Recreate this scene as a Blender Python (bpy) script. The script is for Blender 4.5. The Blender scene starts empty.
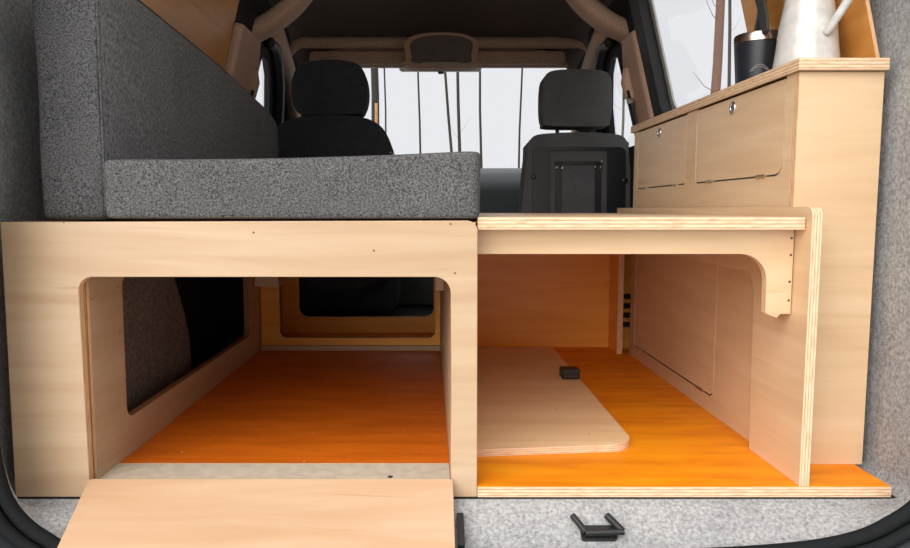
import bpy, bmesh, math, random
from mathutils import Vector, Matrix
from mathutils.geometry import tessellate_polygon
random.seed(4)
S = bpy.context.scene
C = S.collection
PI = math.pi
RAISE = 0.406            # measurements are taken from the eye level; the plywood floor ends up at z = 0

# ------------------------------------------------------------------ materials
def nodes(name):
    m = bpy.data.materials.new(name); m.use_nodes = True
    nt = m.node_tree; b = nt.nodes['Principled BSDF']
    return m, nt, b
def N(nt, t, **kw):
    n = nt.nodes.new(t)
    if 'voronoi_dimensions' in kw: n.voronoi_dimensions = kw.pop('voronoi_dimensions')
    for k, v in kw.items():
        if k in n.inputs.keys(): n.inputs[k].default_value = v
        else: setattr(n, k, v)
    return n
def L(nt, a, b): nt.links.new(a, b)
def rgba(c): return (c[0], c[1], c[2], 1)
def ramp(nt, fac, stops):
    r = nt.nodes.new('ShaderNodeValToRGB')
    e = r.color_ramp.elements
    while len(e) < len(stops): e.new(0.5)
    for i, (p, c) in enumerate(stops):
        e[i].position = p; e[i].color = rgba(c)
    L(nt, fac, r.inputs[0]); return r.outputs[0]
def plain(name, col, rough=.6, metal=0, spec=.5, bump=None, coat=0):
    m, nt, b = nodes(name)
    b.inputs['Roughness'].default_value = rough; b.inputs['Metallic'].default_value = metal
    b.inputs['Specular IOR Level'].default_value = spec
    b.inputs['Coat Weight'].default_value = coat
    tc = N(nt, 'ShaderNodeTexCoord')
    nz = N(nt, 'ShaderNodeTexNoise', Scale=bump[0] if bump else 60., Detail=3.)
    L(nt, tc.outputs['Object'], nz.inputs['Vector'])
    d = [c * .88 for c in col]; u = [min(1, c * 1.1) for c in col]
    L(nt, ramp(nt, nz.outputs['Fac'], [(.3, d), (.7, u)]), b.inputs['Base Color'])
    if bump:
        bp = N(nt, 'ShaderNodeBump', Strength=bump[1], Distance=.002)
        L(nt, nz.outputs['Fac'], bp.inputs['Height']); L(nt, bp.outputs['Normal'], b.inputs['Normal'])
    return m
def rand_vec(nt, src, scale, amount=40.):
    oi = N(nt, 'ShaderNodeObjectInfo')
    mu = N(nt, 'ShaderNodeMath', operation='MULTIPLY'); L(nt, oi.outputs['Random'], mu.inputs[0]); mu.inputs[1].default_value = amount
    cx = N(nt, 'ShaderNodeCombineXYZ'); L(nt, mu.outputs[0], cx.inputs[0]); L(nt, mu.outputs[0], cx.inputs[1])
    ad = N(nt, 'ShaderNodeVectorMath', operation='ADD'); L(nt, src, ad.inputs[0]); L(nt, cx.outputs[0], ad.inputs[1])
    mp = N(nt, 'ShaderNodeMapping'); mp.inputs['Scale'].default_value = scale
    L(nt, ad.outputs[0], mp.inputs['Vector'])
    return mp.outputs['Vector'], ad.outputs[0]
def wood(name, dark, mid, light, rough=.42, spots=True, contrast=1.):
    m, nt, b = nodes(name)
    uv = N(nt, 'ShaderNodeUVMap')
    v, raw = rand_vec(nt, uv.outputs['UV'], (2.2, 26., 1.))
    n1 = N(nt, 'ShaderNodeTexNoise', Scale=1.3, Detail=5., Roughness=.55, Distortion=.6); L(nt, v, n1.inputs['Vector'])
    col = ramp(nt, n1.outputs['Fac'], [(.5 - .26 * contrast, dark), (.5, mid), (.5 + .22 * contrast, light)])
    v2, _ = rand_vec(nt, uv.outputs['UV'], (1.6, 5., 1.))
    n2 = N(nt, 'ShaderNodeTexNoise', Scale=1.1, Detail=2.); L(nt, v2, n2.inputs['Vector'])
    mx = N(nt, 'ShaderNodeMix', data_type='RGBA', blend_type='MULTIPLY'); mx.inputs[0].default_value = .5
    L(nt, col, mx.inputs[6]); L(nt, ramp(nt, n2.outputs['Fac'], [(.3, (.84, .78, .7)), (.65, (1, 1, 1))]), mx.inputs[7])
    out = mx.outputs[2]
    # a few long mineral streaks
    v3, _ = rand_vec(nt, uv.outputs['UV'], (3.2, 60., 1.))
    n3 = N(nt, 'ShaderNodeTexNoise', Scale=1., Detail=2., Distortion=.8); L(nt, v3, n3.inputs['Vector'])
    m3 = N(nt, 'ShaderNodeMix', data_type='RGBA', blend_type='MULTIPLY')
    L(nt, ramp(nt, n3.outputs['Fac'], [(.70, (0, 0, 0)), (.78, (.45, .45, .45))]), m3.inputs[0])
    L(nt, out, m3.inputs[6]); m3.inputs[7].default_value = (.72, .5, .34, 1); out = m3.outputs[2]
    if spots:
        vo = N(nt, 'ShaderNodeTexVoronoi', Scale=11., voronoi_dimensions='2D'); L(nt, raw, vo.inputs['Vector'])
        th = N(nt, 'ShaderNodeMath', operation='LESS_THAN'); L(nt, vo.outputs['Distance'], th.inputs[0]); th.inputs[1].default_value = .017
        sp = N(nt, 'ShaderNodeSeparateColor'); L(nt, vo.outputs['Color'], sp.inputs[0])
        t2 = N(nt, 'ShaderNodeMath', operation='LESS_THAN'); L(nt, sp.outputs[0], t2.inputs[0]); t2.inputs[1].default_value = .4
        mm = N(nt, 'ShaderNodeMath', operation='MULTIPLY'); L(nt, th.outputs[0], mm.inputs[0]); L(nt, t2.outputs[0], mm.inputs[1])
        m4 = N(nt, 'ShaderNodeMix', data_type='RGBA'); L(nt, mm.outputs[0], m4.inputs[0]); L(nt, out, m4.inputs[6]); m4.inputs[7].default_value = (.16, .06, .02, 1)
        out = m4.outputs[2]
    L(nt, out, b.inputs['Base Color']); b.inputs['Roughness'].default_value = rough
    return m
def ply_edge(name, light, dark):
    m, nt, b = nodes(name)
    uv = N(nt, 'ShaderNodeUVMap'); sp = N(nt, 'ShaderNodeSeparateXYZ'); L(nt, uv.outputs['UV'], sp.inputs[0])
    v, _ = rand_vec(nt, uv.outputs['UV'], (14., 1.5, 1.))
    nz = N(nt, 'ShaderNodeTexNoise', Scale=3., Detail=3.); L(nt, v, nz.inputs['Vector'])
    a = N(nt, 'ShaderNodeMath', operation='MULTIPLY_ADD'); L(nt, nz.outputs['Fac'], a.inputs[0]); a.inputs[1].default_value = .09; L(nt, sp.outputs['Y'], a.inputs[2])
    s = N(nt, 'ShaderNodeMath', operation='MULTIPLY'); L(nt, a.outputs[0], s.inputs[0]); s.inputs[1].default_value = 2 * PI * 3.5
    si = N(nt, 'ShaderNodeMath', operation='SINE'); L(nt, s.outputs[0], si.inputs[0])
    h = N(nt, 'ShaderNodeMath', operation='MULTIPLY_ADD'); L(nt, si.outputs[0], h.inputs[0]); h.inputs[1].default_value = .5; h.inputs[2].default_value = .5
    c = ramp(nt, h.outputs[0], [(.25, dark), (.6, light)])
    mx = N(nt, 'ShaderNodeMix', data_type='RGBA', blend_type='MULTIPLY'); mx.inputs[0].default_value = .6
    L(nt, c, mx.inputs[6]); L(nt, ramp(nt, nz.outputs['Fac'], [(.35, (.7, .58, .45)), (.55, (1, 1, 1))]), mx.inputs[7])
    L(nt, mx.outputs[2], b.inputs['Base Color']); b.inputs['Roughness'].default_value = .7
    return m
def fabric(name, dark, light, scale=330., stretch=(1, 1, 1), bump=.5, lo=.36, hi=.64, big=.25):
    m, nt, b = nodes(name)
    tc = N(nt, 'ShaderNodeTexCoord'); mp = N(nt, 'ShaderNodeMapping'); mp.inputs['Scale'].default_value = stretch
    L(nt, tc.outputs['Object'], mp.inputs['Vector'])
    n1 = N(nt, 'ShaderNodeTexNoise', Scale=scale, Detail=3., Roughness=.7); L(nt, mp.outputs[0], n1.inputs['Vector'])
    n2 = N(nt, 'ShaderNodeTexNoise', Scale=9., Detail=3.); L(nt, tc.outputs['Object'], n2.inputs['Vector'])
    c = ramp(nt, n1.outputs['Fac'], [(lo, dark), (hi, light)])
    mx = N(nt, 'ShaderNodeMix', data_type='RGBA', blend_type='MULTIPLY'); mx.inputs[0].default_value = big * 2
    L(nt, c, mx.inputs[6]); L(nt, ramp(nt, n2.outputs['Fac'], [(.3, (.68, .68, .7)), (.7, (1, 1, 1))]), mx.inputs[7])
    L(nt, mx.outputs[2], b.inputs['Base Color'])
    b.inputs['Roughness'].default_value = .95; b.inputs['Specular IOR Level'].default_value = .12
    bp = N(nt, 'ShaderNodeBump', Strength=bump, Distance=.003); L(nt, n1.outputs['Fac'], bp.inputs['Height']); L(nt, bp.outputs['Normal'], b.inputs['Normal'])
    return m
def floor_film(name, ca, cb_, cc):
    m, nt, b = nodes(name)
    uv = N(nt, 'ShaderNodeUVMap')
    v, raw = rand_vec(nt, uv.outputs['UV'], (3., 14., 1.))
    n1 = N(nt, 'ShaderNodeTexNoise', Scale=2., Detail=5., Distortion=.5); L(nt, v, n1.inputs['Vector'])
    c = ramp(nt, n1.outputs['Fac'], [(.3, ca), (.52, cb_), (.72, cc)])
    n2 = N(nt, 'ShaderNodeTexNoise', Scale=110., Detail=1.); L(nt, raw, n2.inputs['Vector'])
    mx = N(nt, 'ShaderNodeMix', data_type='RGBA'); L(nt, ramp(nt, n2.outputs['Fac'], [(.76, (0, 0, 0)), (.8, (.8, .8, .8))]), mx.inputs[0])
    L(nt, c, mx.inputs[6]); mx.inputs[7].default_value = (.8, .62, .4, 1)
    L(nt, mx.outputs[2], b.inputs['Base Color'])
    n3 = N(nt, 'ShaderNodeTexNoise', Scale=8., Detail=3.); L(nt, raw, n3.inputs['Vector'])
    rr = N(nt, 'ShaderNodeMapRange'); rr.inputs['To Min'].default_value = .42; rr.inputs['To Max'].default_value = .62
    L(nt, n3.outputs['Fac'], rr.inputs['Value']); L(nt, rr.outputs[0], b.inputs['Roughness'])
    b.inputs['Specular IOR Level'].default_value = .3
    return m
def glass(name, tint=(.97, .975, .975)):
    m = bpy.data.materials.new(name); m.use_nodes = True; nt = m.node_tree; nt.nodes.clear()
    o = N(nt, 'ShaderNodeOutputMaterial'); t = N(nt, 'ShaderNodeBsdfTransparent'); t.inputs[0].default_value = rgba(tint)
    g = N(nt, 'ShaderNodeBsdfGlossy', Roughness=.02); f = N(nt, 'ShaderNodeFresnel', IOR=1.2); x = N(nt, 'ShaderNodeMixShader')
    gm = N(nt, 'ShaderNodeNewGeometry'); iv = N(nt, 'ShaderNodeMath', operation='SUBTRACT'); iv.inputs[0].default_value = 1; L(nt, gm.outputs['Backfacing'], iv.inputs[1])
    mu = N(nt, 'ShaderNodeMath', operation='MULTIPLY'); L(nt, f.outputs[0], mu.inputs[0]); L(nt, iv.outputs[0], mu.inputs[1])
    L(nt, mu.outputs[0], x.inputs[0]); L(nt, t.outputs[0], x.inputs[1]); L(nt, g.outputs[0], x.inputs[2]); L(nt, x.outputs[0], o.inputs[0])
    return m

BIRCH = wood('birch veneer', (.465, .30, .18), (.53, .37, .235), (.575, .425, .285))
PALE = wood('pale birch veneer', (.62, .415, .24), (.69, .48, .29), (.735, .535, .345), spots=False)
LITW = wood('plywood with baked warm light', (.82, .34, .035), (.92, .41, .05), (.94, .47, .08), spots=False, rough=.35)  # warm bounce off the orange floor is put into this wood colour
WARM = wood('warm plywood lining', (.56, .23, .045), (.66, .29, .065), (.74, .35, .09), spots=False, rough=.35)
FLAPW = wood('pink birch veneer', (.49, .285, .155), (.545, .345, .205), (.59, .40, .26), contrast=1.2)
BOARDW = wood('raw birch veneer', (.80, .53, .28), (.88, .61, .345), (.91, .67, .41), rough=.6)
EDGE = ply_edge('plywood layers', (.82, .61, .42), (.62, .39, .22))
SEDGE = ply_edge('sanded plywood layers', (.76, .52, .32), (.62, .37, .19))
DEDGE = ply_edge('dark plywood layers', (.46, .24, .10), (.26, .11, .035))
FILM = floor_film('orange phenolic film', (.74, .20, .003), (.87, .28, .004), (.92, .34, .008))
FILM_SHADE = floor_film('phenolic film with baked shade', (.52, .105, .003), (.62, .13, .004), (.68, .155, .006))  # orange film darkened: shade under the bench put into the colour
RAWPLY = plain('raw grey plywood', (.55, .47, .36), .8)
TWEED = fabric('grey tweed', (.024, .024, .026), (.175, .173, .175), 400., (1, 1, 1), .3, .34, .68)
TWEEDL = fabric('grey tweed of the seat', (.024, .024, .025), (.205, .20, .20), 400., (1, 1, 1), .3, .34, .68)
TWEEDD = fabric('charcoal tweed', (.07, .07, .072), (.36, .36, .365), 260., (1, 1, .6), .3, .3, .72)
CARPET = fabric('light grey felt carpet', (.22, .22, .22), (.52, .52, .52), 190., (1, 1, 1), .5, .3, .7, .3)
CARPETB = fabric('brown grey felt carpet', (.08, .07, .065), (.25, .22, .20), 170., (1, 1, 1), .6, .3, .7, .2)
RUBBER = plain('black rubber', (.010, .011, .012), .8, spec=.15, bump=(90., .15))
BODY = plain('dark body plastic', (.012, .014, .019), .5, spec=.25)
BLACK = plain('black plastic', (.014, .014, .015), .42, bump=(200., .2))
DARKWALL = plain('dark liner', (.010, .010, .012), .9)
SEATF = fabric('black seat cloth', (.045, .048, .056), (.08, .084, .095), 300., (1, 1, 1), .3)
SEATG = fabric('grey seat cloth', (.10, .10, .102), (.16, .16, .163), 300., (1, 1, 1), .3)
SHELL = plain('seat shell plastic', (.012, .012, .013), .35)
TAN = plain('tan pillar plastic', (.60, .39, .28), .7, bump=(140., .15))
TAND = plain('brown trim plastic', (.46, .29, .20), .75, bump=(140., .15))
HEAD = plain('dark headliner', (.12, .088, .075), .95, bump=(180., .3))
DASH = plain('dashboard plastic', (.075, .085, .09), .6, bump=(140., .2))
STEEL = plain('brushed steel', (.62, .50, .42), .28, 1.)
CHROME = plain('bright metal', (.75, .74, .72), .2, 1.)
HINGEM = plain('brass hinge metal', (.60, .48, .30), .35, 1.)
NAVY = plain('black powder coat', (.016, .019, .026), .38)
STRAP = plain('charcoal strap', (.045, .047, .05), .6, bump=(300., .3))
ENAMEL = plain('white enamel', (.60, .58, .55), .25, coat=.3)
WHITEM = plain('white print', (.75, .75, .75), .5)
GREYM = plain('grey print', (.30, .30, .31), .5)
SEAL = plain('window seal rubber', (.018, .019, .021), .6)
ALU = plain('light window lip', (.50, .50, .48), .5)
MIRROR = plain('grey mirror back', (.42, .46, .46), .4)
BARK = plain('dark bark', (.028, .022, .018), .95, bump=(20., .6))
BARKB = plain('brown bark', (.13, .062, .038), .95, bump=(20., .6))
BARKO = plain('orange bark', (.36, .19, .085), .95, bump=(20., .6))
GROUND = plain('pale frosty ground', (.42, .41, .38), .95, bump=(3., .5))
GLASS = glass('clear window glass')
SCREW = plain('dark screw', (.05, .035, .025), .5)

# ------------------------------------------------------------------ building
ROOT = {}
def loc_of(p):
    while p is not None:
        if p.name in ROOT: return ROOT[p.name]
        p = p.parent
    return None
def tag(o, label, cat, group=None, kind=None):
    if label: o['label'] = label
    if cat: o['category'] = cat
    if group: o['group'] = group
    if kind: o['kind'] = kind
    return o
def thing(name, label, cat, loc, group=None):
    o = bpy.data.objects.new(name, None); C.objects.link(o); o.location = loc; o.empty_display_size = .05
    ROOT[o.name] = Vector(loc)
    return tag(o, label, cat, group)
def link(name, bm, mats, parent=None, smooth=False, bevel=0, seg=2, sub=0, origin=None, label=None, angle=35):
    if bm.faces: bmesh.ops.recalc_face_normals(bm, faces=bm.faces)
    me = bpy.data.meshes.new(name); bm.to_mesh(me); bm.free()
    if not isinstance(mats, (list, tuple)): mats = [mats]
    for m in mats: me.materials.append(m)
    o = bpy.data.objects.new(name, me); C.objects.link(o)
    if parent is not None:
        me.transform(Matrix.Translation(-loc_of(parent))); o.parent = parent
    else:
        if origin is None:
            vs = [v.co for v in me.vertices]
            origin = Vector(((min(v.x for v in vs) + max(v.x for v in vs)) / 2, (min(v.y for v in vs) + max(v.y for v in vs)) / 2, min(v.z for v in vs)))
        origin = Vector(origin); me.transform(Matrix.Translation(-origin)); o.location = origin; ROOT[o.name] = origin
    if bevel:
        b = o.modifiers.new('bevel', 'BEVEL'); b.width = bevel; b.segments = seg; b.limit_method = 'ANGLE'; b.angle_limit = math.radians(angle)
    if sub:
        s = o.modifiers.new('subdivision', 'SUBSURF'); s.levels = sub; s.render_levels = sub
    if smooth:
        for p in me.polygons: p.use_smooth = True
        if smooth == 'auto':
            try: me.set_sharp_from_angle(angle=math.radians(38))
            except Exception: pass
    if label: o['label'] = label
    return o
def rrect(a0, b0, a1, b1, r, n=6):
    """rounded rectangle; r is one radius or four (a0b0, a1b0, a1b1, a0b1)"""
    if not isinstance(r, (list, tuple)): r = [r] * 4
    pts = []
    for (ca, cb, sa, sb, rr, st) in ((a0, b0, 1, 1, r[0], PI), (a1, b0, -1, 1, r[1], 1.5 * PI), (a1, b1, -1, -1, r[2], 0), (a0, b1, 1, -1, r[3], .5 * PI)):
        if rr < 1e-6: pts.append((ca, cb)); continue
        for k in range(n + 1):
            t = st + k / n * PI / 2
            pts.append((ca + sa * rr + rr * math.cos(t), cb + sb * rr + rr * math.sin(t)))
    return pts
def slab_bm(outer, holes, thick, O, U, V, bm=None, mf=0, me_=1):
    """extrude a flat outline with holes; the plane is O + a U + b V, the depth runs along W = U x V"""
    O, U, V = Vector(O), Vector(U).normalized(), Vector(V).normalized(); W = U.cross(V)
    bm = bm or bmesh.new(); uv = bm.loops.layers.uv.verify()
    loops = [outer] + list(holes)
    flat = [p for lp in loops for p in lp]
    tris = tessellate_polygon([[Vector((p[0], p[1], 0)) for p in lp] for lp in loops])
    A = [bm.verts.new(O + U * p[0] + V * p[1]) for p in flat]
    B = [bm.verts.new(O + U * p[0] + V * p[1] + W * thick) for p in flat]
    for X in (A, B):
        for t in tris:
            try: f = bm.faces.new([X[i] for i in t])
            except ValueError: continue
            f.material_index = mf
            for lp, i in zip(f.loops, t): lp[uv].uv = flat[i]
    k = 0
    for lp in loops:
        n = len(lp); s = 0
        for i in range(n):
            j = (i + 1) % n
            d = math.hypot(lp[j][0] - lp[i][0], lp[j][1] - lp[i][1])
            f = bm.faces.new([A[k + i], A[k + j], B[k + j], B[k + i]]); f.material_index = me_
            for l_, q in zip(f.loops, ((s, 0), (s + d, 0), (s + d, 1), (s, 1))): l_[uv].uv = q
            s += d
        k += n
    return bm
def board(name, outer, O, U, V, thick, mats=None, holes=(), parent=None, bevel=.0012, **kw):
    mats = mats or (BIRCH, EDGE)
    return link(name, slab_bm(outer, holes, thick, O, U, V), mats, parent, bevel=bevel, **kw)
X_, Y_, Z_ = (1, 0, 0), (0, 1, 0), (0, 0, 1)
# plane helpers: XZ boards face the camera (depth +Y), YZ boards lie in a side plane (depth -/+X), XY boards are level (depth up)
def xz(name, outer, y, thick, **kw): return board(name, outer, (0, y + thick, 0), X_, Z_, thick, **kw)      # W = X x Z = -Y
def yz(name, outer, x, thick, **kw): return board(name, outer, (x, 0, 0), Y_, Z_, thick, **kw)              # W = +X
def xy(name, outer, z, thick, **kw): return board(name, outer, (0, 0, z), X_, Y_, thick, **kw)              # W = +Z
def box_bm(x0, x1, y0, y1, z0, z1, bm=None):
    bm = bm or bmesh.new()
    m = Matrix.Translation(((x0 + x1) / 2, (y0 + y1) / 2, (z0 + z1) / 2)) @ Matrix.Diagonal((x1 - x0, y1 - y0, z1 - z0, 1))
    bmesh.ops.create_cube(bm, size=1, matrix=m, calc_uvs=True); return bm
def tube_bm(pts, r, n=10, bm=None, closed=False, cap=True, flat=None):
    bm = bm or bmesh.new(); pts = [Vector(p) for p in pts]; rings = []; N_ = len(pts)
    prev = None
    for i, p in enumerate(pts):
        if closed: t = (pts[(i + 1) % N_] - pts[i - 1])
        else: t = pts[min(i + 1, N_ - 1)] - pts[max(i - 1, 0)]
        t.normalize()
        if prev is None:
            a = Vector((0, 0, 1)) if abs(t.z) < .9 else Vector((0, 1, 0))
            u = t.cross(a).normalized()
        else: u = (prev - t * prev.dot(t)).normalized()
        prev = u; w = t.cross(u)
        rr = r[i] if isinstance(r, (list, tuple)) else r
        fu, fw = flat if flat else (1, 1)
        rings.append([bm.verts.new(p + u * rr * fu * math.cos(2 * PI * k / n) + w * rr * fw * math.sin(2 * PI * k / n)) for k in range(n)])
    for i in range(N_ if closed else N_ - 1):
        a, b = rings[i], rings[(i + 1) % N_]
        for k in range(n): bm.faces.new([a[k], a[(k + 1) % n], b[(k + 1) % n], b[k]])
    if cap and not closed: bm.faces.new(rings[0][::-1]); bm.faces.new(rings[-1])
    return bm
def lathe_bm(prof, c, n=48, bm=None, sx=1.):
    bm = bm or bmesh.new(); rings = []
    for r, z in prof:
        rings.append([bm.verts.new((c[0] + r * math.cos(2 * PI * k / n) * sx, c[1] + r * math.sin(2 * PI * k / n), c[2] + z)) for k in range(n)])
    for a, b in zip(rings, rings[1:]):
        for k in range(n): bm.faces.new([a[k], a[(k + 1) % n], b[(k + 1) % n], b[k]])
    bm.faces.new(rings[0][::-1]); bm.faces.new(rings[-1]); return bm
def loft_bm(rings, bm=None, closed=True):
    bm = bm or bmesh.new(); R = [[bm.verts.new(p) for p in r] for r in rings]
    for a, b in zip(R, R[1:]):
        n = len(a)
        for k in range(n if closed else n - 1): bm.faces.new([a[k], a[(k + 1) % n], b[(k + 1) % n], b[k]])
    return bm
def smooth_path(pts, per=6, closed=False):
    out = []; n = len(pts); P = [Vector(p) for p in pts]
    for i in range(n if closed else n - 1):
        g = lambda k: P[k % n] if closed else P[max(0, min(n - 1, k))]
        a, b, c, d = g(i - 1), g(i), g(i + 1), g(i + 2)
        for k in range(per):
            t = k / per
            out.append(.5 * ((2 * b) + (c - a) * t + (2 * a - 5 * b + 4 * c - d) * t * t + (3 * b - a - 3 * c + d) * t ** 3))
    if not closed: out.append(P[-1])
    return out
def struct(o, label, cat): return tag(o, label, cat, kind='structure')

FZ = -.406     # plywood floor
# ------------------------------------------------------------------ the van shell
# plywood floor
fl = bmesh.new(); slab_bm([(-.60, 1.0158), (.0697, 1.0158), (.0697, 1.0), (.678, 1.0), (.678, 2.30), (-.60, 2.30)], (), .016, (0, 0, FZ - .016), X_, Y_, fl)
struct(link('floor', fl, (FILM, EDGE), bevel=.0008), 'orange film-faced plywood load floor with layered front edge', 'floor')
o = link('ground', box_bm(-60, 60, -40, 120, -1.30, -1.10), GROUND); struct(o, 'pale open ground under and around the van', 'ground')
o = link('floor', box_bm(-.645, .71, 1.0, 3.7, -.50, -.4225), DARKWALL); struct(o, 'dark metal van floor under the plywood', 'floor')

# hatch opening: a hand-measured loop at y = .925, then rings going inward
HL = [(0, -.472), (.30, -.471), (.478, -.462), (.573, -.446), (.628, -.420), (.664, -.390), (.692, -.340), (.705, -.26), (.708, -.05), (.698, .25), (.66, .52), (.60, .68), (.50, .755), (.30, .775), (0, .78),
      (-.22, .775), (-.40, .755), (-.50, .68), (-.555, .52), (-.585, .25), (-.593, -.05), (-.590, -.256), (-.581, -.355), (-.563, -.406), (-.523, -.444), (-.468, -.463), (-.25, -.471)]
hatch = [(p.x, p.y) for p in smooth_path([(a, b, 0) for a, b in HL], 8, True)]
cx0, cz0 = .0335, .15
def ring(y, ox, oz_b, oz_t):
    r = []
    for (a, b) in hatch:
        sx = 1 + ox / .64
        z = cz0 + (b - cz0) * (1 + (oz_b / .61 if b < cz0 else oz_t / .63))
        r.append((cx0 + (a - cx0) * sx, y, z))
    return r
def boxring(y, a, zb, zt, n=60):
    r = []
    for (x, z) in hatch:
        dx, dz = x - cx0, z - cz0; h = (cz0 - zb) if dz < 0 else (zt - cz0)
        t = (abs(dx / a) ** n + abs(dz / h) ** n) ** (-1 / n); r.append((cx0 + dx * t, y, cz0 + dz * t))
    return r
lin = loft_bm([ring(.925, 0, 0, 0), ring(.94, .004, -.004, 0), boxring(.985, .668, -.430, .78), boxring(1.0, .672, -.4245, .76), boxring(1.12, .674, -.4235, .745), boxring(1.30, .674, -.4235, .74)])
struct(link('wall_rear', lin, CARPET, smooth=True), 'grey felt carpet lining the sill and rear pillars of the hatch opening', 'wall')
rim = tube_bm([(a, .918, b) for a, b in hatch], .0095, 10, closed=True)
tube_bm([(cx0 + (a - cx0) * 1.020, .908, cz0 + (b - cz0) * 1.020) for a, b in hatch], .0085, 8, rim, closed=True)
struct(link('trim_1', rim, RUBBER, smooth=True), 'black rubber hatch seal curving around the opening', 'seal')
bod = loft_bm([ring(.925, .008, .008, .008), ring(.905, .025, .025, .02), ring(.875, .045, .045, .03), ring(.885, .12, .11, .08), ring(.92, .17, .30, .10), ring(1.05, .20, .36, .11)])
struct(link('wall_outside', bod, BODY, smooth=True), 'dark body panel outside the hatch seal', 'body panel')
t = bmesh.new(); slab_bm(rrect(-.0045, -.0045, .0045, .0045, .0025, 3), [rrect(-.0022, -.0022, .0022, .0022, .001, 2)[::-1]], .001, (-.553, .868, -.455), X_, (0, -.15, 1), t)
tag(link('badge_mark', t, WHITEM), 'tiny white ring mark on the dark body at the lower left corner', 'mark')

TL = .25
SIDE = {1: .71, -1: -.645}
Z0 = .22
def upper(name, s, outer, inset, thick, mats, holes=(), bevel=.001, parent=None, **kw):
    """board in the leaning upper side wall: a = y, b = height along the slope; inset = how far inside the wall its outer face lies"""
    U = Vector(Y_); V = Vector((-s * TL, 0, 1)).normalized(); W = U.cross(V)      # points to +x
    n = W * (-s)
    O = Vector((SIDE[s], 0, Z0)) + n * inset
    if s > 0: O = O + n * thick          # the depth runs along +W, so start at the inner face
    return link(name, slab_bm(outer, holes, thick, O, U, V), mats, parent, bevel=bevel, **kw)
for s, nm in ((1, 'right'), (-1, 'left')):
    bm = box_bm(min(SIDE[s], SIDE[s] + s * .02), max(SIDE[s], SIDE[s] + s * .02), 1.25, 3.75, -.5, Z0)
    door_hole = [(2.45, .0), (2.78, .0), (2.70, .16), (2.60, .27), (2.53, .31), (2.45, .31)][::-1]
    holes = [door_hole]
    if s > 0: holes.append(rrect(1.30, .025, 2.075, .455, .05)[::-1])
    U = Vector(Y_); V = Vector((-s * TL, 0, 1)).normalized(); O = Vector((SIDE[s] + (0 if s > 0 else -.02), 0, Z0))
    slab_bm([(1.2, 0), (3.75, 0), (3.45, .12), (2.95, .47), (2.9, .5), (1.2, .5)], holes, .02, O, U, V, bm, 0, 0)
    struct(link('wall_' + nm, bm, DARKWALL), 'dark van side wall leaning inward on the ' + nm, 'wall')
    p = upper('window_%d' % (2 if s > 0 else 3), s, [(2.43, .002), (2.80, .002), (2.72, .17), (2.62, .285), (2.54, .33), (2.43, .33)], -.012, .004, GLASS, bevel=0)
    struct(p, 'front door window glass on the ' + nm, 'window')
struct(upper('window_4', 1, rrect(1.28, .01, 2.09, .47, .05), -.012, .004, GLASS, bevel=0), 'right side window glass beyond the cabinet', 'window')
# window seal with its light outer lip, right
struct(upper('trim_2', 1, rrect(1.26, .0, 2.135, .49, .07), 0.0, .028, (SEAL, SEAL), [rrect(1.31, .045, 2.062, .445, .05)[::-1]], bevel=.006), 'black rubber seal around the right side window', 'seal')
struct(upper('trim_3', 1, rrect(1.30, .035, 2.066, .455, .05), -.010, .006, (ALU, ALU), [rrect(1.318, .055, 2.044, .437, .045)[::-1]], bevel=.002), 'light lip inside the right side window seal', 'trim')
# B pillar trims
for s, nm, i in ((1, 'right', 4), (-1, 'left', 5)):
    ya, yb = (2.135, 2.31) if s > 0 else (2.06, 2.33)
    out = [(ya, -.25), (yb + .03, -.25), (yb + .02, .10), (yb, .24), (yb - .05, .325), (ya, .325)]
    struct(upper('trim_%d' % i, s, out, .002, .035, (TAN, TAN), bevel=.012, seg=3, smooth='auto'), 'tan plastic trim on the %s door pillar' % nm, 'pillar')
    # door frame rubber in front of the pillar
    xin = lambda v: SIDE[s] - s * (TL * (v - Z0) + .016)
    pts = [(xin(.56), 2.44, .56), (xin(.565), 2.52, .565), (xin(.53), 2.61, .53), (xin(.46), 2.71, .46), (xin(.36), 2.80, .36), (xin(.24), 2.85, .24), (xin(.0), 2.88, 0)]
    struct(link('trim_%d' % (i + 2), tube_bm(smooth_path(pts, 6), .020, 8), SEAL, smooth=True), 'black rubber around the %s front door frame' % nm, 'seal')
    # A pillar
    a0 = Vector((SIDE[s] - s * .105, 2.46, .615)); a1 = Vector((SIDE[s] - s * .060, 3.05, .39)); a2 = Vector((SIDE[s] - s * .030, 3.35, .16))
    struct(link('trim_%d' % (i + 4), tube_bm(smooth_path([a0, (a0 + a1) / 2 + Vector((0, .05, .03)), a1, a2], 5), [.040] * 6 + [.034] * 6 + [.05] * 4, 10, flat=(1, 1.2)), TAN, smooth=True), 'tan plastic trim on the %s windscreen pillar' % nm, 'pillar')
# ceiling
prof = [(-.545, .64), (-.535, .675), (-.50, .715), (-.42, .745), (-.2, .765), (.03, .77), (.26, .765), (.48, .745), (.56, .715), (.60, .675), (.61, .64)]
cb = loft_bm([[(x, y, z + dz) for x, z in prof] for y, dz in ((1.25, 0), (2.3, 0), (2.7, -.01), (2.88, -.03), (2.98, -.05), (3.06, -.10))], closed=False)
g = bmesh.ops.extrude_face_region(cb, geom=cb.faces[:])
bmesh.ops.translate(cb, verts=[v for v in g['geom'] if isinstance(v, bmesh.types.BMVert)], vec=(0, 0, .02))
struct(link('ceiling', cb, HEAD, smooth='auto'), 'dark headliner over the front seats', 'ceiling')
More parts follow.
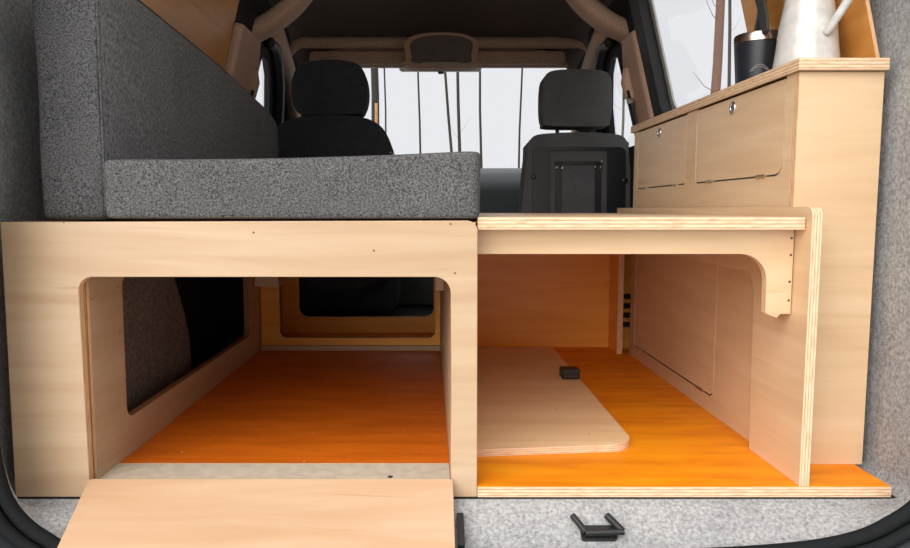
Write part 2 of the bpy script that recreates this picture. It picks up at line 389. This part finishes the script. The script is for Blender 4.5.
# roof bow over the door pillars
bow = smooth_path([(-.605, 2.33, .54), (-.565, 2.33, .567), (-.505, 2.33, .60), (-.44, 2.33, .65), (-.39, 2.33, .705), (-.33, 2.33, .745), (-.1, 2.33, .765), (.16, 2.33, .765), (.395, 2.33, .745), (.45, 2.33, .705), (.50, 2.33, .65), (.565, 2.33, .60), (.63, 2.33, .567), (.67, 2.33, .54)], 5)
br = []
for i, p in enumerate(bow):
    t = (bow[min(i + 1, len(bow) - 1)] - bow[max(i - 1, 0)]).normalized(); n = Vector((-t.z, 0, t.x))
    br.append([p + n * .030 * math.copysign(abs(math.cos(a)) ** .7, math.cos(a)) + Vector((0, .055 * math.copysign(abs(math.sin(a)) ** .7, math.sin(a)), 0)) for a in [2 * PI * k / 16 for k in range(16)]])
bb = loft_bm(br); bmesh.ops.holes_fill(bb, edges=bb.edges)
struct(link('trim_10', bb, TAN, smooth='auto'), 'tan plastic arch running over the roof between the door pillars', 'roof arch')
# header above the windscreen
hd = smooth_path([(-.56, 2.80, .60), (-.525, 2.86, .655), (-.46, 2.93, .672), (-.3, 2.95, .676), (.06, 2.96, .678), (.4, 2.95, .676), (.55, 2.93, .672), (.61, 2.86, .655), (.64, 2.80, .60)], 5)
struct(link('trim_11', tube_bm(hd, .024, 10), TAND, smooth=True), 'brown rail across the top of the windscreen', 'trim')
struct(link('trim_12', box_bm(-.60, .66, 3.03, 3.10, .60, .72), TAND, bevel=.02, seg=3), 'brown header panel along the windscreen edge', 'trim')
# windscreen
ws = bmesh.new(); slab_bm([(-.62, 0), (.68, 0), (.60, .86), (-.54, .86)], (), .005, (0, 3.78, .12), X_, (0, -.80, .60), ws)
struct(link('window_1', ws, GLASS), 'windscreen at the far end of the cab', 'window')

# ------------------------------------------------------------------ cab things
for x0, x1, y, lab in ((-.50, -.10, 3.0, 'brown sun visor folded up left of the roof console'), (.18, .56, 3.0, 'brown sun visor folded up right of the roof console')):
    tag(link('sun_visor', slab_bm(rrect(x0, .598, x1, .648, .02, 4), (), .022, (0, y, 0), X_, Z_), TAND, bevel=.008, seg=3, smooth='auto'), lab, 'sun visor', 'sun visors')
oc = thing('overhead_console', 'brown domed overhead console in the middle above the windscreen', 'console', (.045, 2.86, .56))
cs = [(-.075, .560), (.165, .560), (.185, .60), (.19, .655), (.14, .685), (.045, .694), (-.05, .685), (-.10, .655), (-.095, .60)]
cs = [(p.x, p.y) for p in smooth_path([(a, b, 0) for a, b in cs], 4, True)]
ins = [(.045 + (a - .045) * .84, .636 + (b - .636) * .80) for a, b in cs]
link('housing', slab_bm(cs, [ins[::-1]], .07, (0, 2.92, 0), X_, Z_), TAND, oc, bevel=.012, seg=3, smooth='auto')
link('panel', slab_bm(ins, (), .03, (0, 2.90, 0), X_, Z_), plain('dark console panel', (.11, .08, .065), .5), oc, bevel=.006)
link('lamp_lens', slab_bm(rrect(-.03, .566, .12, .577, .004), (), .01, (0, 2.852, 0), X_, Z_), plain('cream lens', (.35, .29, .22), .3), oc, bevel=.002)
rv = thing('rear_view_mirror', 'grey rear-view mirror hanging below the roof console', 'mirror', (.04, 3.02, .57))
link('mirror_housing', slab_bm(rrect(-.135, .598, .225, .636, .014), (), .02, (0, 3.155, 0), X_, Z_), MIRROR, rv, bevel=.005)
link('stem', tube_bm([(.045, 3.16, .60), (.045, 3.15, .64)], .008), BLACK, rv)
link('sensor', slab_bm(rrect(.035, .586, .06, .597, .003), (), .012, (0, 3.14, 0), X_, Z_), BLACK, rv, bevel=.001)
ds = bmesh.new()
loft_bm([[(x, y, z) for y, z in ((3.02, -.42), (3.05, -.05), (3.08, .08), (3.16, .155), (3.32, .19), (3.50, .20), (3.74, .14), (3.76, -.42))] for x in (-.62, -.3, .03, .36, .68)], ds, closed=False)
bmesh.ops.holes_fill(ds, edges=ds.edges)
tag(link('dashboard', ds, DASH, smooth='auto', bevel=.01), 'dark grey dashboard below the windscreen', 'dashboard')

def screw_bm(c, r, n=(0, -1, 0), h=.003):
    n = Vector(n).normalized(); a = Vector((0, 0, 1)) if abs(n.z) < .9 else Vector(X_)
    u = n.cross(a).normalized(); w = n.cross(u); bm = bmesh.new(); c = Vector(c)
    rings = [[bm.verts.new(c + n * d + u * q * math.cos(k * PI / 6) + w * q * math.sin(k * PI / 6)) for k in range(12)] for d, q in ((0, r), (h * .6, r), (h, r * .7))]
    for A, B in zip(rings, rings[1:]):
        for k in range(12): bm.faces.new([A[k], A[(k + 1) % 12], B[(k + 1) % 12], B[k]])
    bm.faces.new(rings[-1]); bm.faces.new(rings[0][::-1]); return bm

# left seat: soft black back
st = thing('car_seat', 'black cloth front seat on the left with wide rounded headrest', 'car seat', (-.338, 2.75, -.40), 'front seats')
sb = [(-.565, -.25), (-.11, -.25), (-.108, .10), (-.112, .17), (-.13, .235), (-.165, .285), (-.23, .312), (-.338, .318), (-.445, .312), (-.51, .285), (-.548, .235), (-.566, .17), (-.568, .10)]
sb = [(p.x, p.y) for p in smooth_path([(a, b, 0) for a, b in sb], 3, True)]
link('backrest', slab_bm(sb, (), .13, (0, 2.60, 0), X_, (0, .06, 1)), SEATF, st, bevel=.035, seg=4, smooth='auto')
hr = [(-.425, .325), (-.25, .325), (-.218, .345), (-.206, .39), (-.208, .44), (-.222, .48), (-.255, .503), (-.338, .512), (-.42, .503), (-.452, .48), (-.467, .44), (-.469, .39), (-.457, .345)]
hr = [(p.x, p.y) for p in smooth_path([(a, b, 0) for a, b in hr], 3, True)]
link('headrest', slab_bm(hr, (), .10, (0, 2.575, 0), X_, (0, .04, 1)), SEATF, st, bevel=.03, seg=4, smooth='auto')
for dx in (-.06, .06): link('headrest_post', tube_bm([(-.338 + dx, 2.54, .28), (-.338 + dx, 2.545, .36)], .007), CHROME, st)
link('seat', box_bm(-.57, -.11, 2.60, 3.02, -.40, -.20), SEATF, st, bevel=.05, seg=4, smooth='auto')
for dx in (0, .018): link('tag', box_bm(-.128 + dx * .6, -.121 + dx * .6, 2.462, 2.466, .193 - dx * .3, .196 - dx * .3), WHITEM, st)
for ch in st.children: ch.data.transform(Matrix.Translation((-.012, 0, 0)))
# right seat: grey cloth with a hard black shell behind
st = thing('car_seat', 'grey cloth front seat on the right with a black plastic back shell', 'car seat', (.52, 2.75, -.40), 'front seats')
so = [(p.x, p.y) for p in smooth_path([(a, b, 0) for a, b in [(.343, -.25), (.705, -.25), (.705, .18), (.698, .23), (.67, .254), (.60, .261), (.52, .263), (.45, .261), (.378, .254), (.352, .23), (.345, .18)]], 3, True)]
link('backrest', slab_bm(so, (), .13, (0, 2.64, 0), X_, (0, .06, 1)), SEATG, st, bevel=.022, seg=4, smooth='auto')
hr = [(p.x, p.y) for p in smooth_path([(a, b, 0) for a, b in [(.425, .29), (.615, .29), (.636, .305), (.643, .35), (.642, .43), (.632, .468), (.60, .484), (.52, .488), (.44, .484), (.408, .468), (.398, .43), (.397, .35), (.404, .305)]], 3, True)]
link('headrest', slab_bm(hr, (), .10, (0, 2.62, 0), X_, (0, .03, 1)), SEATG, st, bevel=.026, seg=4, smooth='auto')
for dx in (-.06, .06): link('headrest_post', tube_bm([(.52 + dx, 2.58, .26), (.52 + dx, 2.585, .32)], .007), BLACK, st)
SV = (0, .06, 1)
sh = link('back_shell', slab_bm(rrect(.362, -.24, .692, .218, .02), [rrect(.425, -.20, .625, .205, .012)[::-1]], .016, (0, 2.521, 0), X_, SV), SHELL, st, bevel=.004)
link('shell_panel', slab_bm(rrect(.415, -.21, .635, .215, .012), (), .006, (0, 2.518, 0), X_, SV), SHELL, sh, bevel=.002)
for x in (.455, .595): link('rib', slab_bm(rrect(x - .011, -.17, x + .011, .165, .004), (), .012, (0, 2.516, 0), X_, SV), SHELL, sh, bevel=.003)
link('rib', slab_bm(rrect(.44, .155, .61, .168, .004), (), .012, (0, 2.516, 0), X_, SV), SHELL, sh, bevel=.003)
for x, z in ((.447, .145), (.466, .145), (.582, .145), (.601, .145), (.605, .165)):
    link('screw', screw_bm((x, 2.503 + .06 * z, z), .0045), CHROME, sh)
for x, z in ((.366, .115), (.366, -.03), (.69, .10)): link('clip', screw_bm((x, 2.503 + .06 * z, z), .010), SHELL, sh)
link('seat', box_bm(.325, .70, 2.66, 3.02, -.40, -.20), SEATG, st, bevel=.05, seg=4, smooth='auto')
# seat belts on the pillars
for s, yb, lab in ((-1, 2.255, 'seat belt guide on the left door pillar above the long cushion'), (1, 2.255, 'seat belt guide on the right door pillar above the cabinet')):
    xx = lambda z: SIDE[s] - s * (TL * (z - Z0) + .041)
    b = thing('seat_belt', lab, 'seat belt', (xx(.35), yb, .25), 'seat belts')
    link('guide', tube_bm([(xx(.43), yb, .44), (xx(.40), yb + .015, .40), (xx(.36), yb + .01, .355), (xx(.34), yb, .335)], [.012, .022, .020, .010], 10), TAN if s > 0 else TAND, b, smooth=True)
    link('bolt', screw_bm((xx(.33) - s * .012, yb - .012, .335), .012, (-s, -.6, 0), .012), CHROME, b)
    link('webbing', tube_bm([(xx(.37) - s * .012, yb + .002, .37), (xx(.30) - s * .010, yb + .004, .30), (xx(.20) - s * .010, yb + .006, .20), (xx(.0) - s * .010, yb + .01, .0)], .018, 8, flat=(.25, 1)), SEAL, b, smooth=True)

# ------------------------------------------------------------------ wheel arch
arch = [(a + .035, b) for a, b in [(1.13, FZ), (1.565, FZ), (1.566, -.34), (1.556, -.28), (1.530, -.225), (1.495, -.17), (1.455, -.11), (1.40, -.055), (1.13, -.045)]]
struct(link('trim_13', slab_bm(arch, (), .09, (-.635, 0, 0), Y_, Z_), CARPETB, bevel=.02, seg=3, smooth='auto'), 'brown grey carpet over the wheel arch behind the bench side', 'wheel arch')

# ------------------------------------------------------------------ bench on the left
bn = thing('storage_bench', 'birch plywood storage bench on the left with a rounded front opening and side window', 'bench', (-.27, 1.0, FZ))
opening = [(-.50, FZ - .02)] + [(-.5025, -.3)] 
outer = [(-.609, -.4215)] + [(-.4995, -.4215), (-.4995, -.395)] + \
        [(-.5025 + .020 - .020 * math.cos(k * PI / 12), -.0966 - .020 + .020 * math.sin(k * PI / 12)) for k in range(7)] + \
        [(.030 - .024 + .024 * math.sin(k * PI / 12), -.0966 - .024 + .024 * math.cos(k * PI / 12)) for k in range(7)] + \
        [(.0325, -.395), (.0325, -.4215), (.069, -.4215)] + \
        [(.0675 - .014 + .014 * math.cos(k * PI / 8), -.0165 - .014 + .014 * math.sin(k * PI / 8)) for k in range(5)] + [(-.609, -.0185)]
xz('front_panel', outer, 1.0, .015, mats=(BIRCH, SEDGE), parent=bn)
board('side_panel', rrect(1.0155, FZ, 1.999, -.032, 0), (-.5195, 0, 0), (.0085, 1, 0), Z_, .015, holes=[rrect(1.126, -.342, 1.885, -.105, .022)[::-1]], mats=(BIRCH, DEDGE), parent=bn)
yz('partition', rrect(1.0155, FZ, 2.29, -.032, 0), .031, .015, mats=(BIRCH, SEDGE), parent=bn)
xz('back_panel', rrect(-.485, FZ, .03, -.032, 0), 2.0, .015, holes=[rrect(-.431, -.369, .0145, -.08, .02)[::-1]], mats=(LITW, DEDGE), parent=bn)
xz('far_frame', rrect(-.485, FZ, .03, -.032, 0), 2.285, .015, holes=[rrect(-.428, -.352, .012, -.08, .03)[::-1]], mats=(LITW, DEDGE), parent=bn)
yz('far_side_panel', rrect(2.016, FZ, 2.284, -.032, 0), -.50, .015, mats=(BIRCH, SEDGE), parent=bn)
link('floor_batten', box_bm(-.484, .030, 1.984, 1.9995, FZ, FZ + .016), BIRCH, bn, bevel=.001)
xy('seat_board', rrect(-.609, 1.016, .066, 2.30, 0), -.031, .0125, mats=(BIRCH, SEDGE), parent=bn)
link('cleat', box_bm(-.484, -.418, 1.93, 1.9985, -.213, -.187), PALE, bn, bevel=.001)
link('corner_batten', box_bm(.012, .0305, 1.55, 1.62, -.18, -.10), BIRCH, bn, bevel=.001)
xy('inner_floor', [(-.4945, 1.0885), (.0305, 1.0885), (.0305, 1.9835), (-.4868, 1.9835)], FZ + .0002, .0028, mats=(FILM_SHADE, EDGE), parent=bn, bevel=0, label='brown-orange film-faced bottom')  # bottom sheet painted darker for the shade inside the bench
link('threshold_strip', box_bm(-.4975, .0305, 1.016, 1.088, FZ, FZ + .003), RAWPLY, bn, bevel=.0008, label='raw greyish strip along the opening')
# fold-down flap
fa = math.atan2(.051, .082)
FU, FV = Vector(X_), Vector((0, math.cos(fa), math.sin(fa)))
fb = slab_bm(rrect(-.498, -.29, .0335, 0, (.012, .012, .006, .006), 3), (), .012, Vector((0, .996, -.392)) - FU.cross(FV) * .012, FU, FV)
fd = link('flap', fb, (FLAPW, SEDGE), bn, bevel=.0012, label='flap folded down towards the viewer')
for x in (-.40, -.06): link('hinge', tube_bm([(x - .03, 1.004, -.4015), (x + .03, 1.004, -.4015)], .003), HINGEM, fd)
for x, y in ((-.06, 1.05),): link('screw', screw_bm((x + .0, y - .02, FZ + .0028), .004, (0, 0, 1), .002), SCREW, bn)

# cushions
def cushion_bm(x0, x1, y0, y1, ztop, z0, r, nx=8, ny=14, nz=6):
    """soft block whose top follows ztop(x, y); rounded edges, faint puckers"""
    bm = bmesh.new(); bmesh.ops.create_cube(bm, size=1)
    bmesh.ops.subdivide_edges(bm, edges=bm.edges[:], cuts=13, use_grid_fill=True)
    def prof(u, half):      # u in -.5...5 -> distance with samples bunched at the ends
        return math.copysign(half * (1 - (1 - abs(u) * 2) ** 1.6), u)
    hx, hy = (x1 - x0) / 2, (y1 - y0) / 2
    for v in bm.verts:
        u = v.co.copy(); x = prof(u.x, hx); y = prof(u.y, hy)
        X, Yy = (x0 + x1) / 2 + x, (y0 + y1) / 2 + y
        zt = ztop(X, Yy); hz = (zt - z0) / 2; z = prof(u.z, hz)
        q = Vector((x, y, z)); h = Vector((hx, hy, hz)); core = Vector([max(-(h[i] - r), min(h[i] - r, q[i])) for i in range(3)])
        d = q - core
        if d.length > 1e-6:
            m = max(abs(d[i]) for i in range(3)); d = d.normalized() * m
        q = core + d
        b = .0015 * math.sin(X * 37 + q.z * 11) * math.sin(Yy * 23 + q.z * 19)
        v.co = Vector(((x0 + x1) / 2 + q.x + b, (y0 + y1) / 2 + q.y + b, (zt + z0) / 2 + q.z))
    return bm
ck = thing('seat_cushion', 'light grey tweed seat cushion lying on the plywood bench', 'cushion', (-.195, 1.006, -.0165))
link('pad', cushion_bm(-.467, .0745, 1.006, 2.25, lambda x, y: .073 + .012 * (x + .46) / .54 - .004 * math.cos((x + .2) * 6), -.0168, .012), TWEEDL, ck, smooth=True, sub=1)
bk = thing('backrest_cushion', 'tall grey tweed backrest cushion standing along the left wall', 'cushion', (-.516, 1.03, -.0165))
def ztop(x, y):
    P = [(1.0, .345), (1.18, .338), (1.64, .320), (2.11, .283), (2.22, .262)]
    for (a, za), (b, zb) in zip(P, P[1:]):
        if y <= b: return za + (zb - za) * max(0, (y - a)) / (b - a)
    return P[-1][1]
bm = cushion_bm(-.566, -.4695, 1.025, 2.22, lambda x, y: ztop(x, y), -.0170, .010)
bm.normal_update()
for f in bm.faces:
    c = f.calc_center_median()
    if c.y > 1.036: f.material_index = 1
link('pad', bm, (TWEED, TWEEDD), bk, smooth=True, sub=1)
link('piping', tube_bm(smooth_path([(-.4712, 1.0275, z) for z in (-.01, .08, .2, .33)], 4), .0022, 6), TWEED, bk, smooth=True)

link('zip', tube_bm([(-.478, y, ztop(0, y) + .0005) for y in [1.06 + 1.13 * k / 24 for k in range(25)]], .0036, 6), BLACK, bk, smooth=True, label='black zip along the top edge')

# ------------------------------------------------------------------ sliding bed platform on the right
bp = thing('bed_platform', 'birch plywood slat platform on the right resting on a rounded leg beside the cabinet', 'bed platform', (.30, 1.0, FZ))
xy('deck', rrect(.0685, 1.015, .5405, 2.048, 0), -.030, .0185, mats=(PALE, EDGE), parent=bp)
ap = [(.0685, -.0305), (.0685, -.0668), (.462, -.0668)] + [(.462 + .040 * math.sin(k * PI / 16), -.0668 - .040 + .040 * math.cos(k * PI / 16)) for k in range(1, 9)] + \
     [(.5025, -.156), (.512, -.160), (.520, -.163), (.5235, -.159), (.5255, -.157), (.5405, -.157), (.5405, -.0305)]
xz('apron', ap, 1.045, .015, mats=(PALE, SEDGE), parent=bp)
for z in (-.043, -.068, -.108, -.136): link('screw', screw_bm((.5365, 1.0452, z), .0018, (0, -1, 0), .001), SCREW, bp)
r = .028
fr = [(1.0, FZ), (1.165, FZ), (1.172, -.14)] + [(1.172 + .035 - .035 * math.cos(k * PI / 12), -.14 + .035 * math.sin(k * PI / 12)) for k in range(1, 7)] + \
     [(2.048, -.105), (2.048, .003)] + [(1.0 + .012 - .012 * math.sin(k * PI / 8), .003 - .012 + .012 * math.cos(k * PI / 8)) for k in range(5)]
yz('side_frame', fr, .5418, .0150, mats=(PALE, EDGE), parent=bp)
yz('rear_post', rrect(1.95, FZ, 2.048, -.031, 0), .5245, .0155, mats=(LITW, SEDGE), parent=bp)
xz('back_panel', rrect(.0685, FZ, .541, -.031, 0), 2.0485, .015, mats=(LITW, SEDGE), parent=bp)
sl = [rrect(.548, z, .590, z + .0165, .001, 1)[::-1] for z in (-.344, -.3165, -.289, -.2615)]
xz('slotted_board', rrect(.541, FZ, .62, -.031, 0), 2.03, .012, holes=sl, mats=(LITW, SEDGE), parent=bp)  # side window light on this strip is put into its wood colour
link('slot_backing', box_bm(.5425, .618, 2.044, 2.047, -.36, -.24), BLACK, bp)

# loose board lying on the floor
lb = thing('loose_board', 'flat pale plywood board with rounded corner lying on the orange floor', 'board', (.2, 1.5, FZ))
q = [(.052, 1.122), (.300, 1.1475)]
arc = [(.300 + .046 * math.sin(k * PI / 16), 1.1475 + .05 - .05 * math.cos(k * PI / 16)) for k in range(1, 9)]
xy('panel', q + arc + [(.3495, 1.985), (.052, 1.985)], FZ + .0005, .0125, mats=(BOARDW, EDGE), parent=lb)
lt = link('latch', box_bm(.306, .348, 1.600, 1.640, FZ + .013, FZ + .036), BLACK, lb, bevel=.003, label='black plastic catch')
link('latch_tongue', box_bm(.312, .342, 1.594, 1.602, FZ + .018, FZ + .024), plain('brown black plastic', (.05, .025, .018), .4), lt, bevel=.001)

# ------------------------------------------------------------------ cabinet
cb = thing('cabinet', 'tall birch plywood cabinet along the right wall with hinged flaps', 'cabinet', (.62, 1.5, FZ))
CX = .560
xz('front_panel', rrect(CX, FZ, .689, .2075, 0), 1.09, .015, mats=(PALE, SEDGE), parent=cb)
dA = (1.131, .056, 1.497, .2045); dB = (1.560, .056, 1.918, .2045); dC = (1.367, -.370, 1.905, -.085)
def grow(d, g): return (d[0] - g, d[1] - g, d[2] + g, d[3] + g)
hA = rrect(*grow(dA, .003), (.026, .012, .004, .004)); hB = rrect(*grow(dB, .003), (.012, .012, .004, .004)); hC = rrect(*grow(dC, .003), (.022, .012, .01, .01))
yz('side_panel', rrect(1.1052, FZ, 1.952, .2075, 0), CX, .015, holes=[hA[::-1], hB[::-1], hC[::-1]], mats=(PALE, SEDGE), parent=cb)
xz('end_panel', rrect(CX + .0155, FZ, .689, .2075, 0), 1.937, .015, mats=(PALE, SEDGE), parent=cb)
yz('rear_panel', rrect(1.1055, FZ, 1.9365, .2075, 0), .677, .012, mats=(BIRCH, SEDGE), parent=cb)
xy('middle_shelf', rrect(CX + .0155, 1.1055, .6765, 1.9365, 0), .005, .015, mats=(BIRCH, SEDGE), parent=cb)
xy('worktop', rrect(CX - .006, 1.080, .690, 1.972, 0), .2080, .0180, mats=(BIRCH, EDGE), parent=cb)
def flap_door(d, radii, hinges, ring_at):
    o = yz('flap_door', rrect(*d, radii), CX + .0004, .0135, mats=(PALE, SEDGE), parent=cb)
    for y in hinges:
        link('hinge', tube_bm([(CX - .001, y - .016, d[1] - .001), (CX - .001, y + .016, d[1] - .001)], .0028, 8), HINGEM, o)
    link('hinge_line', box_bm(CX + .0004, CX + .010, d[0] + .012, d[2] - .008, d[1] - .0029, d[1] - .0001), BLACK, o)
    if ring_at:
        y, z = ring_at
        pts = [(CX - .0005, y + .0095 * math.cos(2 * PI * k / 24), z + .0095 * math.sin(2 * PI * k / 24)) for k in range(24)]
        rg = link('finger_ring', tube_bm(pts, .0028, 8, closed=True), CHROME, o, smooth=True, label='bright metal ring pull')
        link('ring_hole', screw_bm((CX + .0006, y, z), .0085, (-1, 0, 0), .0008), BLACK, rg)
    return o
flap_door(dA, (.024, .010, .002, .002), (1.20, 1.42), (1.324, .186))
flap_door(dB, (.010, .010, .002, .002), (1.62, 1.85), (1.742, .185))
flap_door(dC, (.020, .010, .01, .01), (1.43, 1.85), None)

# plywood covers over the side windows
tag(upper('window_cover', 1, [(1.115, .012), (1.50, .012), (1.50, .50), (1.115, .50)], .010, .006, (WARM, SEDGE)), 'warm plywood cover on the right wall behind the white jug', 'wall panel')
tag(upper('window_cover', -1, [(1.18, -.05), (2.052, -.05), (2.052, .50), (1.18, .50)], .006, .008, (WARM, SEDGE)), 'warm plywood cover on the left wall above the backrest cushion', 'wall panel')

# tumbler and jug
WT = .2262
mc = (.622, 1.360, WT)
mg = thing('insulated_mug', 'black insulated mug with steel rim standing on the cabinet top', 'mug', mc)
link('body', lathe_bm([(.0385, 0), (.0405, .002), (.0455, .079), (.0455, .0815), (.040, .0815)], mc), NAVY, mg, smooth='auto')
link('rim', lathe_bm([(.0450, .0817), (.0464, .0825), (.0466, .0955), (.0455, .0985), (.043, .099), (.042, .091), (.012, .0905)], mc), STEEL, mg, smooth='auto')
hp = smooth_path([(mc[0] - .014, mc[1] - .046, mc[2] + .092), (mc[0] - .019, mc[1] - .046, mc[2] + .13), (mc[0] - .030, mc[1] - .042, mc[2] + .175), (mc[0] - .02, mc[1] - .015, mc[2] + .205), (mc[0] + .005, mc[1] + .02, mc[2] + .205), (mc[0] + .02, mc[1] + .042, mc[2] + .16), (mc[0] + .012, mc[1] + .046, mc[2] + .10)], 5)
link('strap_handle', tube_bm(hp, .0175, 8, flat=(.22, 1)), STRAP, mg, smooth=True)
for rr, hh in ((.016, .011), (.013, .007)):
    pts = []
    for k in range(13):
        u = (k / 12 - .5) * 2 * rr; z = .027 + hh * (1 - (2 * k / 12 - 1) ** 2)
        R = .0405 + (z / .088) * .005 + .0006; a = -PI / 2 - .42 + u / R
        pts.append((mc[0] + R * math.cos(a), mc[1] + R * math.sin(a), mc[2] + z))
    link('emblem', tube_bm(pts, .0009, 6), GREYM, mg)
jc = (.617, 1.182, WT)
jg = thing('enamel_jug', 'white enamel jug with slim handle at the near end of the cabinet top', 'jug', jc)
link('body', lathe_bm([(.048, 0), (.0505, .002), (.0500, .008), (.0470, .030), (.0430, .070), (.0345, .120), (.029, .155), (.027, .175), (.030, .195), (.033, .205), (.031, .205), (.025, .175)], jc), ENAMEL, jg, smooth='auto')
hd = smooth_path([(jc[0] + .006, jc[1] - .044, jc[2] + .050), (jc[0] + .010, jc[1] - .053, jc[2] + .060), (jc[0] + .024, jc[1] - .072, jc[2] + .095), (jc[0] + .036, jc[1] - .085, jc[2] + .130), (jc[0] + .038, jc[1] - .088, jc[2] + .165), (jc[0] + .028, jc[1] - .066, jc[2] + .190), (jc[0] + .010, jc[1] - .024, jc[2] + .196)], 5)
link('handle', tube_bm(hd, .0065, 10), ENAMEL, jg, smooth=True)
sp = smooth_path([(jc[0] - .024, jc[1] + .022, jc[2] + .17), (jc[0] - .042, jc[1] + .034, jc[2] + .195), (jc[0] - .058, jc[1] + .045, jc[2] + .215)], 4)
link('spout', tube_bm(sp, [.020] * 4 + [.014] * 5, 12), ENAMEL, jg, smooth=True)

# ------------------------------------------------------------------ sill hardware
sk = thing('tailgate_striker', 'black tailgate striker bracket on the grey sill carpet', 'striker', (.235, .955, -.455))
link('base_plate', slab_bm(rrect(.212, -.012, .262, .010, .004), (), .010, (0, .958, -.4600), X_, (0, 1, .65)), BLACK, sk, bevel=.0015)
link('arm', tube_bm([(.2175, .945, -.4490), (.2030, .968, -.4350)], .0045), BLACK, sk, smooth='auto')
link('arm', tube_bm([(.2680, .945, -.4470), (.2520, .968, -.4350)], .0052), BLACK, sk, smooth='auto')
link('bar', tube_bm([(.2160, .944, -.4495), (.2700, .943, -.4475)], .0045), BLACK, sk, smooth='auto')
bf = thing('rubber_buffer', 'black plastic strap end below the bench beside the folded flap', 'buffer', (.046, .94, -.47))
link('block', slab_bm(rrect(.0375, -.022, .0475, .032, .002), (), .010, (0, .94, -.4525), X_, (0, 1, .5)), BLACK, bf, bevel=.001)

# ------------------------------------------------------------------ trees
def tree(u, dist, px, mat, lab, lean=0., h=11., twigs=5, two=None):
    """bare trunk seen along direction u (dx per metre forward)"""
    x = u * dist; r = px
    t = thing('bare_tree', lab, 'tree', (x, dist, -1.10), 'bare trees outside')
    pts = [(x + lean * (z / h) + .04 * math.sin(z * .9 + x), dist + .03 * math.cos(z + x), -1.10 + z) for z in [h * k / 10 for k in range(11)]]
    link('trunk', tube_bm(pts, [r * (1.15 - .07 * k) for k in range(11)], 8), mat, t, smooth=True)
    rnd = random.Random(int(u * 1e4) + 7)
    for k in range(twigs):
        z = rnd.uniform(1.0, h * .75); a = rnd.uniform(0, 2 * PI); l = rnd.uniform(.15, .5)
        b = Vector((x + lean * (z / h) + .04 * math.sin(z * .9 + x), dist, -1.10 + z))
        link('branch', tube_bm([b, b + Vector((math.cos(a) * l * .5, math.sin(a) * l * .5, .1)), b + Vector((math.cos(a) * l, math.sin(a) * l, .32))], [r * .09, r * .07, r * .03], 5), mat, t)
F = 704.
def du(px): return (px - 430) / F / 1.018
tree(du(373.5), 14, .080, BARK, 'thick grey trunk through the windscreen just right of the left headrest', twigs=3)
tree(du(384), 16, .020, BARK, 'thin dark trunk right beside the thick grey one in the windscreen', twigs=2)
tree(du(374), 12.6, .052, BARKO, 'orange-brown stump standing before the thick grey trunk', h=2.95, twigs=0)
tree(du(419), 18, .026, BARK, 'thin dark trunk left of the two crossing trunks in the windscreen', twigs=2)
tree(du(459), 15, .034, BARK, 'straight dark trunk below the roof console', twigs=2)
tree(du(457), 17, .034, BARK, 'leaning dark trunk left of the straight one below the roof console', lean=-.62, twigs=2)
tree(du(481.5), 16, .028, BARK, 'thin dark trunk above the right end of the seat cushion', twigs=2)
tree(du(521), 20, .030, BARK, 'thin dark trunk just left of the right headrest', twigs=2)
tree(du(714), 11, .078, BARKB, 'thick brown trunk in the right side window', twigs=14)
tree(du(726), 13, .034, BARK, 'thin dark trunk between the brown trunk and the black mug', twigs=10)
tree(du(741), 13.5, .038, BARK, 'thin leaning dark trunk behind the black mug', lean=1.0, twigs=10)
tree(du(622), 18, .034, BARK, 'thin dark trunk seen through the right front door window', twigs=3)

# ------------------------------------------------------------------ light
w = bpy.data.worlds.new('overcast'); S.world = w; w.use_nodes = True; nt = w.node_tree
bg = nt.nodes['Background']
tc = N(nt, 'ShaderNodeTexCoord'); sx = N(nt, 'ShaderNodeSeparateXYZ'); L(nt, tc.outputs['Generated'], sx.inputs[0])
sky = ramp(nt, sx.outputs['Y'], [(.0, (.55, .55, .55)), (.35, (.62, .62, .62)), (.75, (.78, .785, .81)), (1., (.79, .795, .825))])     # duller behind, brighter ahead
mr = N(nt, 'ShaderNodeMapRange'); mr.inputs['From Min'].default_value = -1; L(nt, sx.outputs['Y'], mr.inputs['Value'])
L(nt, mr.outputs[0], sky.node.inputs[0])
up = ramp(nt, sx.outputs['Z'], [(.38, (1, 1, 1)), (.75, (2.6, 2.6, 2.6))])      # an overcast sky is brighter overhead
sm = N(nt, 'ShaderNodeMix', data_type='RGBA', blend_type='MULTIPLY'); sm.inputs[0].default_value = 1; L(nt, sky, sm.inputs[6]); L(nt, up, sm.inputs[7])
L(nt, sm.outputs[2], bg.inputs[0]); bg.inputs[1].default_value = 1.0
sd = bpy.data.lights.new('hazy sun', 'SUN'); sd.energy = 3.2; sd.angle = math.radians(64); sd.color = (1, .97, .94)
so_ = bpy.data.objects.new('hazy_sun', sd); C.objects.link(so_); so_.rotation_euler = (math.radians(60), 0, math.radians(-31))

# ------------------------------------------------------------------ camera
cd = bpy.data.cameras.new('camera'); cam = bpy.data.objects.new('camera', cd); C.objects.link(cam)
cd.sensor_width = 36; cd.lens = 704 / 910 * 36; cd.shift_x = 25 / 910; cd.clip_start = .02; cd.clip_end = 500
cam.location = (0, 0, 0); cam.rotation_euler = (math.radians(90 - 5.275), 0, 0)
S.camera = cam
for o in C.objects:
    if o.parent is None: o.location.z += RAISE
S.cycles.diffuse_bounces = 8; S.cycles.max_bounces = 14; S.cycles.transparent_max_bounces = 16
S.view_settings.view_transform = 'Standard'; S.view_settings.look = 'None'
S.view_settings.exposure = 0.15; S.view_settings.gamma = 1; S.view_settings.use_curve_mapping = False
